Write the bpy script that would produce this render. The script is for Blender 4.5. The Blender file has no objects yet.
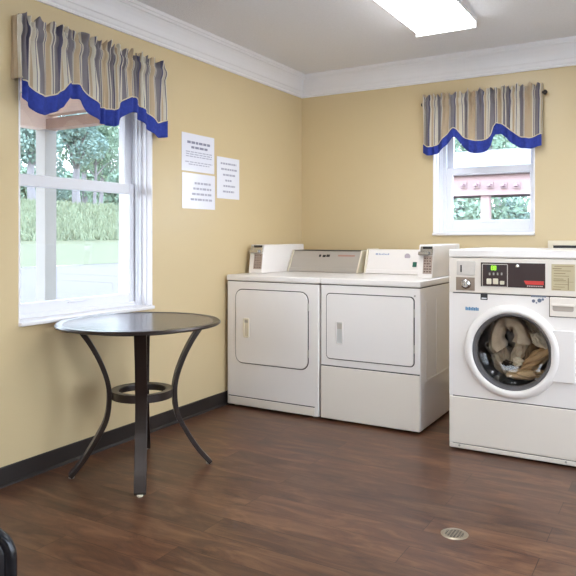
import bpy, bmesh, math, random
from mathutils import Vector, Matrix, noise
random.seed(7)
COL = bpy.context.scene.collection
PI = math.pi
# ---------------------------------------------------------------- survey camera (pixel -> point on a real plane)
FPX, CXP, HOR, CAMH = 665.0, 288.0, 237.0, 1.197
YAW = math.radians(30.4)
FW = Vector((-math.sin(YAW), math.cos(YAW), 0)); RT = Vector((math.cos(YAW), math.sin(YAW), 0)); UP = Vector((0, 0, 1))
CAM = Vector((2.796, -5.0, CAMH))
def ray(px, py): return FW + RT * ((px - CXP) / FPX) + UP * ((HOR - py) / FPX)
def onx(px, py, x0=0.0): v = ray(px, py); return CAM + v * ((x0 - CAM.x) / v.x)
def ony(px, py, y0=0.0): v = ray(px, py); return CAM + v * ((y0 - CAM.y) / v.y)
def onz(px, py, z0=0.0): v = ray(px, py); return CAM + v * ((z0 - CAM.z) / v.z)
def at(px, py, dep): return CAM + ray(px, py) * dep

# ---------------------------------------------------------------- materials
def srgb(r, g, b):
    f = lambda c: (c / 255 / 12.92) if c / 255 <= .04045 else ((c / 255 + .055) / 1.055) ** 2.4
    return (f(r), f(g), f(b), 1)
MATS = {}
def mat(name, col, rough=.5, metal=0.0, spec=.5, var=0.0, vscale=8.0, bump=0.0, bscale=200.0, emit=None, estr=0.0, coat=0.0):
    if name in MATS: return MATS[name]
    m = bpy.data.materials.new(name); m.use_nodes = True
    nt = m.node_tree; b = nt.nodes['Principled BSDF']
    b.inputs['Base Color'].default_value = col
    b.inputs['Roughness'].default_value = rough; b.inputs['Metallic'].default_value = metal
    b.inputs['Specular IOR Level'].default_value = spec
    b.inputs['Coat Weight'].default_value = coat
    tc = nt.nodes.new('ShaderNodeTexCoord')
    n = nt.nodes.new('ShaderNodeTexNoise'); n.inputs['Scale'].default_value = vscale; n.inputs['Detail'].default_value = 4
    nt.links.new(tc.outputs['Object'], n.inputs['Vector'])
    mx = nt.nodes.new('ShaderNodeMix'); mx.data_type = 'RGBA'
    mx.inputs[6].default_value = tuple(c * (1 - var) for c in col[:3]) + (1,)
    mx.inputs[7].default_value = tuple(min(1, c * (1 + var)) for c in col[:3]) + (1,)
    nt.links.new(n.outputs['Fac'], mx.inputs[0]); nt.links.new(mx.outputs[2], b.inputs['Base Color'])
    if bump:
        n2 = nt.nodes.new('ShaderNodeTexNoise'); n2.inputs['Scale'].default_value = bscale; n2.inputs['Detail'].default_value = 3
        nt.links.new(tc.outputs['Object'], n2.inputs['Vector'])
        bp = nt.nodes.new('ShaderNodeBump'); bp.inputs['Strength'].default_value = bump; bp.inputs['Distance'].default_value = .01
        nt.links.new(n2.outputs['Fac'], bp.inputs['Height']); nt.links.new(bp.outputs['Normal'], b.inputs['Normal'])
    if emit:
        b.inputs['Emission Color'].default_value = emit; b.inputs['Emission Strength'].default_value = estr
    MATS[name] = m
    return m

def floor_mat():
    m = bpy.data.materials.new('vinyl_plank_floor'); m.use_nodes = True
    nt = m.node_tree; N = nt.nodes; L = nt.links; b = N['Principled BSDF']
    tc = N.new('ShaderNodeTexCoord')
    br = N.new('ShaderNodeTexBrick'); br.offset = .37; br.offset_frequency = 2
    for k, v in (('Scale', 1.0), ('Brick Width', 1.22), ('Row Height', .152), ('Mortar Size', .0016), ('Mortar Smooth', .2), ('Bias', 0.0)):
        br.inputs[k].default_value = v
    br.inputs['Color1'].default_value = (0, 0, 0, 1); br.inputs['Color2'].default_value = (1, 1, 1, 1); br.inputs['Mortar'].default_value = (.3, .3, .3, 1)
    L.new(tc.outputs['Object'], br.inputs['Vector'])
    mp = N.new('ShaderNodeMapping'); mp.inputs['Scale'].default_value = (2.4, 11, 1)
    L.new(tc.outputs['Object'], mp.inputs['Vector'])
    # each plank shifts its own grain
    ad = N.new('ShaderNodeVectorMath'); ad.operation = 'ADD'
    sc = N.new('ShaderNodeVectorMath'); sc.operation = 'SCALE'; sc.inputs['Scale'].default_value = 13.0
    L.new(br.outputs['Color'], sc.inputs[0]); L.new(mp.outputs[0], ad.inputs[0]); L.new(sc.outputs[0], ad.inputs[1])
    n1 = N.new('ShaderNodeTexNoise'); n1.inputs['Scale'].default_value = 1.3; n1.inputs['Detail'].default_value = 10; n1.inputs['Roughness'].default_value = .7; n1.inputs['Distortion'].default_value = .9
    L.new(ad.outputs[0], n1.inputs['Vector'])
    r1 = N.new('ShaderNodeValToRGB')
    e = r1.color_ramp.elements
    e[0].position = .28; e[0].color = srgb(56, 36, 29); e[1].position = .75; e[1].color = srgb(132, 100, 74)
    x = e.new(.5); x.color = srgb(94, 64, 48)
    L.new(n1.outputs['Fac'], r1.inputs['Fac'])
    n2 = N.new('ShaderNodeTexNoise'); n2.inputs['Scale'].default_value = 2.2; n2.inputs['Detail'].default_value = 3
    L.new(tc.outputs['Object'], n2.inputs['Vector'])
    # plank to plank tone
    mx = N.new('ShaderNodeMix'); mx.data_type = 'RGBA'; mx.blend_type = 'MULTIPLY'; mx.inputs[0].default_value = 1
    rp = N.new('ShaderNodeValToRGB'); rp.color_ramp.elements[0].color = (.78, .77, .78, 1); rp.color_ramp.elements[1].color = (1.16, 1.1, 1.04, 1)
    L.new(br.outputs['Color'], rp.inputs['Fac']); L.new(r1.outputs[0], mx.inputs[6]); L.new(rp.outputs[0], mx.inputs[7])
    mo = N.new('ShaderNodeMix'); mo.data_type = 'RGBA'; mo.inputs[7].default_value = srgb(48, 29, 23)
    ml = N.new('ShaderNodeMath'); ml.operation = 'MULTIPLY'; ml.inputs[1].default_value = .75
    L.new(br.outputs['Fac'], ml.inputs[0]); L.new(ml.outputs[0], mo.inputs[0]); L.new(mx.outputs[2], mo.inputs[6])
    L.new(mo.outputs[2], b.inputs['Base Color'])
    rr = N.new('ShaderNodeMapRange'); rr.inputs['To Min'].default_value = .24; rr.inputs['To Max'].default_value = .40
    L.new(n1.outputs['Fac'], rr.inputs['Value']); L.new(rr.outputs[0], b.inputs['Roughness'])
    bp = N.new('ShaderNodeBump'); bp.inputs['Strength'].default_value = .12; bp.inputs['Distance'].default_value = .004
    L.new(n1.outputs['Fac'], bp.inputs['Height']); L.new(bp.outputs[0], b.inputs['Normal'])
    b.inputs['Specular IOR Level'].default_value = .4
    return m

def glass_mat(name='window_glass', tint=(1, 1, 1, 1), ior=1.45, rough=.0, blend=None):
    m = bpy.data.materials.new(name); m.use_nodes = True
    nt = m.node_tree; nt.nodes.clear(); N = nt.nodes; L = nt.links
    o = N.new('ShaderNodeOutputMaterial'); t = N.new('ShaderNodeBsdfTransparent'); g = N.new('ShaderNodeBsdfGlossy'); mx = N.new('ShaderNodeMixShader')
    lw = N.new('ShaderNodeLayerWeight'); lw.inputs['Blend'].default_value = .5     # Schlick reflectance of a thin pane
    pw = N.new('ShaderNodeMath'); pw.operation = 'POWER'; pw.inputs[1].default_value = 5
    fr = N.new('ShaderNodeMath'); fr.operation = 'MULTIPLY_ADD'; fr.inputs[1].default_value = .96; fr.inputs[2].default_value = .04; fr.use_clamp = True
    L.new(lw.outputs['Facing'], pw.inputs[0]); L.new(pw.outputs[0], fr.inputs[0])
    t.inputs[0].default_value = tint; g.inputs['Roughness'].default_value = rough
    L.new(fr.outputs[0], mx.inputs[0]); L.new(t.outputs[0], mx.inputs[1]); L.new(g.outputs[0], mx.inputs[2]); L.new(mx.outputs[0], o.inputs[0])
    return m

def stripe_mat():
    m = bpy.data.materials.new('striped_valance_fabric'); m.use_nodes = True
    nt = m.node_tree; N = nt.nodes; L = nt.links; b = N['Principled BSDF']
    uv = N.new('ShaderNodeUVMap'); sx = N.new('ShaderNodeSeparateXYZ'); L.new(uv.outputs[0], sx.inputs[0])
    fr = N.new('ShaderNodeMath'); fr.operation = 'FRACT'; L.new(sx.outputs[0], fr.inputs[0])
    r = N.new('ShaderNodeValToRGB'); r.color_ramp.interpolation = 'CONSTANT'
    tan, cream, slate, navy = srgb(212, 190, 160), srgb(236, 228, 212), srgb(150, 143, 148), srgb(114, 110, 132)
    stops = [(0, tan), (.20, cream), (.235, slate), (.27, cream), (.30, slate), (.46, navy), (.50, cream), (.53, tan), (.60, cream), (.70, navy), (.72, cream), (.78, slate), (.93, cream), (.955, navy), (.975, cream)]
    e = r.color_ramp.elements
    e[0].position = 0; e[0].color = stops[0][1]; e[1].position = stops[1][0]; e[1].color = stops[1][1]
    for p, c in stops[2:]:
        k = e.new(p); k.color = c
    L.new(fr.outputs[0], r.inputs['Fac'])
    tc = N.new('ShaderNodeTexCoord'); n = N.new('ShaderNodeTexNoise'); n.inputs['Scale'].default_value = 500; L.new(tc.outputs['Object'], n.inputs['Vector'])
    mx = N.new('ShaderNodeMix'); mx.data_type = 'RGBA'; mx.blend_type = 'MULTIPLY'; mx.inputs[0].default_value = .25
    L.new(r.outputs[0], mx.inputs[6]); L.new(n.outputs['Color'], mx.inputs[7])
    L.new(mx.outputs[2], b.inputs['Base Color']); b.inputs['Roughness'].default_value = .9; b.inputs['Specular IOR Level'].default_value = .1
    # thin cloth lets some daylight through
    tr = N.new('ShaderNodeBsdfTranslucent'); L.new(mx.outputs[2], tr.inputs[0])
    ms = N.new('ShaderNodeMixShader'); ms.inputs[0].default_value = .3
    out = N['Material Output']; L.new(b.outputs[0], ms.inputs[1]); L.new(tr.outputs[0], ms.inputs[2]); L.new(ms.outputs[0], out.inputs[0])
    return m

WALL = mat('tan_wall_paint', srgb(205, 184, 144),   .33, spec=.5, var=.025, vscale=3, bump=.05, bscale=160)
CEIL = mat('popcorn_ceiling', srgb(230, 229, 232), .95, spec=.1, var=.05, vscale=60, bump=.55, bscale=130)
TRIMW = mat('white_trim_paint', srgb(230, 227, 228), .35, var=.02)
VINYL = mat('white_window_vinyl', srgb(226, 226, 232), .35, var=.02)
BASEM = mat('dark_brown_vinyl_base', srgb(38, 31, 28), .45, var=.1)
FLOORM = floor_mat()
GLASS = glass_mat()
STRIPE = stripe_mat()
BLUE = mat('blue_fabric', srgb(52, 66, 146), .85, spec=.15, var=.3, vscale=60)
CREAM = mat('cream_piping', srgb(222, 208, 180), .8, var=.05)
WHITE = mat('white_enamel', srgb(232, 226, 222), .28, var=.015, vscale=4, coat=.2)
WHITE2 = mat('warm_white_enamel', srgb(228, 219, 208), .32, var=.02, vscale=4)
OFFW = mat('off_white_plastic', srgb(222, 212, 190), .4, var=.03)
GREYP = mat('grey_beige_panel', srgb(176, 168, 158), .35, metal=.25, var=.04)
CHROME = mat('chrome', srgb(190, 188, 186), .22, metal=1, var=.05)
STEEL = mat('drum_steel', srgb(170, 166, 162), .3, metal=.9, var=.1, vscale=30)
DARK = mat('black_plastic', srgb(26, 24, 24), .35, var=.1)
GASK = mat('dark_grey_rubber', srgb(100, 97, 98), .25, var=.1)
BRONZE = mat('dark_bronze_metal', srgb(42, 32, 28), .3, metal=.35, var=.15, vscale=30)
SEAM = mat('shadow_gap', srgb(70, 64, 60), .8)

def table_mat():
    m = mat('dark_wood_look_tabletop', srgb(66, 55, 52), .22, spec=.38)
    nt = m.node_tree; b = nt.nodes['Principled BSDF']
    tc = nt.nodes.new('ShaderNodeTexCoord'); w = nt.nodes.new('ShaderNodeTexBrick')
    mp = nt.nodes.new('ShaderNodeMapping'); mp.inputs['Rotation'].default_value = (0, 0, math.radians(52))
    w.inputs['Scale'].default_value = 1; w.inputs['Brick Width'].default_value = 4; w.inputs['Row Height'].default_value = .075; w.inputs['Mortar Size'].default_value = .002
    w.inputs['Color1'].default_value = srgb(48, 39, 37); w.inputs['Color2'].default_value = srgb(66, 53, 49); w.inputs['Mortar'].default_value = srgb(34, 28, 27)
    nt.links.new(tc.outputs['Object'], mp.inputs[0]); nt.links.new(mp.outputs[0], w.inputs['Vector']); nt.links.new(w.outputs[0], b.inputs['Base Color'])
    return m
TABLETOP = table_mat()

# ---------------------------------------------------------------- mesh helpers
class MB:
    def __init__(s): s.v = []; s.f = []; s.uv = None
    def add(s, vs, fs):
        o = len(s.v); s.v += [Vector(p) for p in vs]; s.f += [tuple(i + o for i in f) for f in fs]; return s
    def box(s, x0, x1, y0, y1, z0, z1):
        return s.add([(x0, y0, z0), (x1, y0, z0), (x1, y1, z0), (x0, y1, z0), (x0, y0, z1), (x1, y0, z1), (x1, y1, z1), (x0, y1, z1)],
                     [(0, 3, 2, 1), (4, 5, 6, 7), (0, 1, 5, 4), (1, 2, 6, 5), (2, 3, 7, 6), (3, 0, 4, 7)])
    def hexa(s, p): return s.add(p, [(0, 3, 2, 1), (4, 5, 6, 7), (0, 1, 5, 4), (1, 2, 6, 5), (2, 3, 7, 6), (3, 0, 4, 7)])
    def prism(s, poly, vec):
        n = len(poly); vec = Vector(vec); a = [Vector(p) for p in poly]
        return s.add(a + [p + vec for p in a], [tuple(range(n))[::-1], tuple(range(n, 2 * n))] + [(i, (i + 1) % n, n + (i + 1) % n, n + i) for i in range(n)])
    def cyl(s, p0, p1, r0, r1=None, n=20, caps=True):
        r1 = r0 if r1 is None else r1
        p0 = Vector(p0); p1 = Vector(p1); d = (p1 - p0).normalized(); a = d.orthogonal().normalized(); b = d.cross(a)
        vs = [p0 + (a * math.cos(2 * PI * i / n) + b * math.sin(2 * PI * i / n)) * r0 for i in range(n)] + [p1 + (a * math.cos(2 * PI * i / n) + b * math.sin(2 * PI * i / n)) * r1 for i in range(n)]
        fs = [(i, (i + 1) % n, n + (i + 1) % n, n + i) for i in range(n)]
        if caps: fs += [tuple(range(n))[::-1], tuple(range(n, 2 * n))]
        return s.add(vs, fs)
    def tube(s, pts, r, n=10, caps=True):
        P = [Vector(p) for p in pts]; rs = r if isinstance(r, (list, tuple)) else [r] * len(P)
        ref = None; vs = []
        for i, p in enumerate(P):
            t = (P[min(i + 1, len(P) - 1)] - P[max(i - 1, 0)]).normalized()
            ref = t.orthogonal().normalized() if ref is None else (ref - t * ref.dot(t)).normalized()
            b = t.cross(ref)
            vs += [p + (ref * math.cos(2 * PI * k / n) + b * math.sin(2 * PI * k / n)) * rs[i] for k in range(n)]
        fs = [(i * n + k, i * n + (k + 1) % n, (i + 1) * n + (k + 1) % n, (i + 1) * n + k) for i in range(len(P) - 1) for k in range(n)]
        if caps: fs += [tuple(range(n))[::-1], tuple(range((len(P) - 1) * n, len(P) * n))]
        return s.add(vs, fs)
    def bar(s, pts, side, w, t):
        P = [Vector(p) for p in pts]; side = Vector(side).normalized(); vs = []
        ws = w if isinstance(w, (list, tuple)) else [w] * len(P)
        for i, p in enumerate(P):
            tg = (P[min(i + 1, len(P) - 1)] - P[max(i - 1, 0)]).normalized(); nn = side.cross(tg).normalized()
            for a, b in ((-1, -1), (1, -1), (1, 1), (-1, 1)): vs.append(p + side * (a * ws[i] / 2) + nn * (b * t / 2))
        fs = [(i * 4 + k, i * 4 + (k + 1) % 4, i * 4 + 4 + (k + 1) % 4, i * 4 + 4 + k) for i in range(len(P) - 1) for k in range(4)]
        fs += [(3, 2, 1, 0), tuple(range(4 * len(P) - 4, 4 * len(P)))]
        return s.add(vs, fs)
    def lathe(s, prof, org, axis='z', n=48, close=False):
        org = Vector(org); m = len(prof); vs = []
        for i in range(n):
            a = 2 * PI * i / n; c, d = math.cos(a), math.sin(a)
            for r, h in prof:
                vs.append(org + (Vector((r * c, r * d, h)) if axis == 'z' else Vector((r * c, h, r * d))))
        fs = []
        for i in range(n):
            j = (i + 1) % n
            for k in range(m if close else m - 1):
                k2 = (k + 1) % m; fs.append((i * m + k, j * m + k, j * m + k2, i * m + k2))
        return s.add(vs, fs)
    def rrect(s, x0, x1, z0, z1, r, y0, y1, seg=6):     # rounded rectangle in the xz plane, extruded along y
        pts = []
        for cx, cz, a0 in ((x1 - r, z1 - r, 0), (x0 + r, z1 - r, 90), (x0 + r, z0 + r, 180), (x1 - r, z0 + r, 270)):
            for k in range(seg + 1):
                a = math.radians(a0 + 90 * k / seg); pts.append((cx + r * math.cos(a), y0, cz + r * math.sin(a)))
        return s.prism(pts, (0, y1 - y0, 0))
    def rring(s, x0, x1, z0, z1, r, w, y0, y1, seg=6):  # a rounded rectangular frame of width w
        def loop(o, y):
            P = []; rr = max(r - o, .001)
            for cx, cz, a0 in ((x1 - r, z1 - r, 0), (x0 + r, z1 - r, 90), (x0 + r, z0 + r, 180), (x1 - r, z0 + r, 270)):
                for k in range(seg + 1):
                    a = math.radians(a0 + 90 * k / seg); P.append((cx + rr * math.cos(a), y, cz + rr * math.sin(a)))
            return P
        if r - w < .001: r = w + .001
        L = [loop(0, y0), loop(w, y0), loop(w, y1), loop(0, y1)]; n = len(L[0])
        return s.add(sum(L, []), [(a * n + i, a * n + (i + 1) % n, ((a + 1) % 4) * n + (i + 1) % n, ((a + 1) % 4) * n + i) for a in range(4) for i in range(n)])

def root_loc(o):
    while o.parent: o = o.parent
    return o.location.copy()
def obj(name, mb, m, parent=None, bevel=0.0, smooth=False, seg=2, label=None):
    me = bpy.data.meshes.new(name)
    if parent: off = root_loc(parent)
    else:
        xs = [p.x for p in mb.v]; ys = [p.y for p in mb.v]; zs = [p.z for p in mb.v]
        off = Vector(((min(xs) + max(xs)) / 2, (min(ys) + max(ys)) / 2, min(zs)))
    me.from_pydata([tuple(p - off) for p in mb.v], [], mb.f)
    if mb.uv:
        ul = me.uv_layers.new(name='UVMap')
        for lp in me.loops: ul.data[lp.index].uv = mb.uv[lp.vertex_index]
    bm = bmesh.new(); bm.from_mesh(me); bmesh.ops.recalc_face_normals(bm, faces=bm.faces); bm.to_mesh(me); bm.free()
    o = bpy.data.objects.new(name, me); COL.objects.link(o); me.materials.append(m)
    if parent: o.parent = parent
    else: o.location = off
    if smooth:
        for p in me.polygons: p.use_smooth = True
        me.set_sharp_from_angle(angle=math.radians(40))
    if bevel:
        b = o.modifiers.new('bevel', 'BEVEL'); b.width = bevel; b.segments = seg; b.limit_method = 'ANGLE'; b.angle_limit = math.radians(40)
    if label: o['label'] = label
    return o
def thing(name, label, cat, loc, group=None):
    o = bpy.data.objects.new(name, None); COL.objects.link(o); o.location = loc; o.empty_display_size = .1
    o['label'] = label; o['category'] = cat
    if group: o['group'] = group
    return o
def tag(o, label, cat, group=None, kind=None):
    o['label'] = label; o['category'] = cat
    if group: o['group'] = group
    if kind: o['kind'] = kind
    return o
def struct(name, mb, m, parent=None, bevel=0.0, smooth=False):
    o = obj(name, mb, m, parent, bevel, smooth)
    if not parent: o['kind'] = 'structure'
    return o

# ---------------------------------------------------------------- the room
X1, Y0, ZC, TH = 4.7, -6.6, 2.575, .26
LW = (-2.852, -1.888, .762, 2.13)       # left window opening: y0 y1 z0 z1
BW = (1.162, 1.912, 1.215, 2.13)      # back window opening: x0 x1 z0 z1
RW = (-2.7, -.9, .5, 2.25)            # right-wall windows, unseen and added for blue daylight fill
RW2 = (-5.2, -3.2, .5, 2.25)
FWN = (.5, 2.3, .76, 2.2)             # unseen window behind the viewer, added to brighten the room
struct('floor', MB().box(-TH, X1 + TH, Y0 - TH, TH, -.05, 0), FLOORM)
struct('ceiling', MB().box(-TH, X1 + TH, Y0 - TH, TH, ZC, ZC + .08), CEIL)
def wall_x(name, xa, xb, y0, y1, hole):
    a, b, c, d = hole; m = MB()
    m.box(xa, xb, y0, a, 0, ZC).box(xa, xb, b, y1, 0, ZC).box(xa, xb, a, b, 0, c).box(xa, xb, a, b, d, ZC); return struct(name, m, WALL)
wall_x('wall_left', -TH, 0, Y0 - TH, TH, LW)
wl_ = wall_x('wall_left_bounce_skin', -TH - .02, -TH - .001, Y0 - TH, TH, LW); wl_.data.materials[0] = mat('white_bounce_skin', srgb(206, 204, 200), .7, var=.03)  # unseen pale skin, added so the porch post catches whiter bounce
m_ = MB(); xa, xb = X1, X1 + TH
for a, b in ((Y0 - TH, RW2[0]), (RW2[1], RW[0]), (RW[1], TH)): m_.box(xa, xb, a, b, 0, ZC)
for a, b, c, d in (RW, RW2): m_.box(xa, xb, a, b, 0, c).box(xa, xb, a, b, d, ZC)
struct('wall_right', m_, WALL)
a, b, c, d = BW
struct('wall_back', MB().box(0, a, 0, TH, 0, ZC).box(b, X1, 0, TH, 0, ZC).box(a, b, 0, TH, 0, c).box(a, b, 0, TH, d, ZC), WALL)
a, b, c, d = FWN
struct('wall_front', MB().box(0, a, Y0 - TH, Y0, 0, ZC).box(b, 2.9, Y0 - TH, Y0, 0, ZC).box(a, b, Y0 - TH, Y0, 0, c).box(a, b, Y0 - TH, Y0, d, ZC).box(3.8, X1, Y0 - TH, Y0, 0, ZC).box(2.9, 3.8, Y0 - TH, Y0, 2.05, ZC), WALL)
dr = struct('door_1', MB().box(2.9, 3.8, Y0 - .10, Y0 - .055, .005, 2.05), mat('white_door_paint', srgb(222, 218, 212), .4))
struct('door_handle', MB().cyl((2.98, Y0 - .055, 1.0), (2.98, Y0 - .0, 1.0), .012).lathe([(0, 0), (.026, .004), (.03, .02), (.022, .036), (0, .04)], (2.98, Y0 - .02, 1.0), 'y', 20), CHROME, dr, smooth=True)
# crown moulding
PROF = [(0, 2.39), (.013, 2.39), (.015, 2.400), (.009, 2.410), (.014, 2.418), (.020, 2.438), (.026, 2.443), (.0275, 2.452), (.031, 2.475), (.037, 2.5), (.046, 2.524), (.054, 2.536), (.063, 2.54), (.065, 2.553), (.072, 2.557), (.074, ZC), (0, ZC)]
def sweep(name, A, B, ma, mb_, nrm, prof, m):
    A = Vector(A); B = Vector(B); dr_ = (B - A).normalized(); nrm = Vector(nrm)
    va = [A + nrm * p + dr_ * (p * ma) + UP * z for p, z in prof]; vb = [B + nrm * p - dr_ * (p * mb_) + UP * z for p, z in prof]
    n = len(prof); mb = MB().add(va + vb, [tuple(range(n)), tuple(range(n, 2 * n))[::-1]] + [(i, (i + 1) % n, n + (i + 1) % n, n + i) for i in range(n)])
    return struct(name, mb, m)
sweep('trim_1', (0, Y0, 0), (0, 0, 0), 1, 1, (1, 0, 0), PROF, TRIMW)
sweep('trim_2', (0, 0, 0), (X1, 0, 0), 1, 1, (0, -1, 0), PROF, TRIMW)
sweep('trim_3', (X1, 0, 0), (X1, Y0, 0), 1, 1, (-1, 0, 0), PROF, TRIMW)
sweep('trim_4', (X1, Y0, 0), (0, Y0, 0), 1, 1, (0, 1, 0), PROF, TRIMW)
BP = [(0, 0), (.016, 0), (.014, .006), (.006, .014), (.005, .088), (.003, .094), (0, .094)]
sweep('baseboard_left', (0, Y0, 0), (0, 0, 0), 1, 1, (1, 0, 0), BP, BASEM)
sweep('baseboard_back', (0, 0, 0), (X1, 0, 0), 1, 1, (0, -1, 0), BP, BASEM)
sweep('baseboard_right', (X1, 0, 0), (X1, Y0, 0), 1, 1, (-1, 0, 0), BP, BASEM)
sweep('baseboard_front', (2.86, Y0, 0), (0, Y0, 0), 0, 1, (0, 1, 0), BP, BASEM)

# ---------------------------------------------------------------- windows
def window(name, M, s0, s1, z0, z1, zr0, zr1, D, wl, wr, sw, zb):
    """M maps (s along wall, n outwards, z); a single-hung sash window set D back from the wall face"""
    def bx(m, a, b, n0, n1, c, d):
        return m.hexa([M(a, n0, c), M(b, n0, c), M(b, n1, c), M(a, n1, c), M(a, n0, d), M(b, n0, d), M(b, n1, d), M(a, n1, d)])
    fr = MB(); fa, fb = s0 + wl, s1 - wr
    bx(fr, s0, fa, D - .012, TH + .006, z0, z1); bx(fr, fb, s1, D - .012, TH + .006, z0, z1)
    bx(fr, fa, fb, D - .012, TH + .006, z0, z0 + .035); bx(fr, fa, fb, D - .012, TH + .006, z1 - .05, z1)
    root = struct(name, fr, VINYL, bevel=.003)
    ln = MB()
    bx(ln, s0, s0 + .010, -.003, D - .012, z0, z1); bx(ln, s1 - .010, s1, -.003, D - .012, z0, z1); bx(ln, s0 + .01, s1 - .01, -.003, D - .012, z1 - .010, z1)
    jl = obj('jamb_liner', ln, TRIMW, root, .002)
    sp_ = MB()      # stepped stops of the frame
    for e, q in ((s0 + .010, 1), (s1 - .010, -1)):
        for n0, n1, w_ in ((.035, .048, .007), (D - .05, D - .012, .012), (D - .03, D - .012, .020)):
            bx(sp_, min(e, e + q * w_), max(e, e + q * w_), n0, n1, z0, z1 - .01)
    obj('jamb_stop', sp_, VINYL, root, .0015)
    st = MB(); bx(st, s0, s1, -.024, D - .01, z0 - .006, z0 + .014)
    obj('window_sill', st, TRIMW, root, .005)
    a, b = fa - .006, fb + .006
    for nm, n0, n1, c, d, bot, top in (('lower_sash', D, D + .028, z0 + .03, zr1, zb - z0 - .03, zr1 - zr0), ('upper_sash', D + .036, D + .064, zr0 + .01, z1 - .04, zr1 - zr0 - .012, .05)):
        sh = MB(); bx(sh, a, a + sw, n0, n1, c, d); bx(sh, b - sw, b, n0, n1, c, d)
        bx(sh, a + sw, b - sw, n0, n1, c, c + bot); bx(sh, a + sw, b - sw, n0, n1, d - top, d)
        so = obj(nm, sh, VINYL, root, .004)
        gl = MB(); bx(gl, a + sw - .004, b - sw + .004, (n0 + n1) / 2 - .002, (n0 + n1) / 2 + .002, c + bot - .004, d - top + .004)
        obj('pane', gl, GLASS, so)
        if nm == 'lower_sash':
            lf = MB(); mid = (a + b) / 2; bx(lf, mid - .07, mid + .07, n0 - .012, n0, c + bot - .02, c + bot - .012)
            obj('lift_rail', lf, VINYL, so, .002)
    return root
ML = lambda s, n, z: (-n, s, z)
MBk = lambda s, n, z: (s, n, z)
MR = lambda s, n, z: (X1 + n, s, z)
MF = lambda s, n, z: (s, Y0 - n, z)
D1, D2 = .125, .17
window('window_1', ML, *LW, onx(128, 194, -D1).z, onx(135, 184.4, -D1).z, D1, .012, .012, .06, onx(128, 293, -D1).z)
window('window_2', MBk, *BW, ony(455, 175, D2).z, ony(448, 168.3, D2).z, D2, .055, .02, .052, ony(500, 219.5, D2).z)
window('added_window_3', MR, *RW, 1.452, 1.513, D1, .012, .012, .06, .6)  # this and the windows below are unseen, added for more daylight
window('added_window_5', MR, *RW2, 1.452, 1.513, D1, .012, .012, .06, .6)
window('added_window_4', MF, *FWN, 1.452, 1.513, D1, .012, .012, .06, .86)

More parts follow.
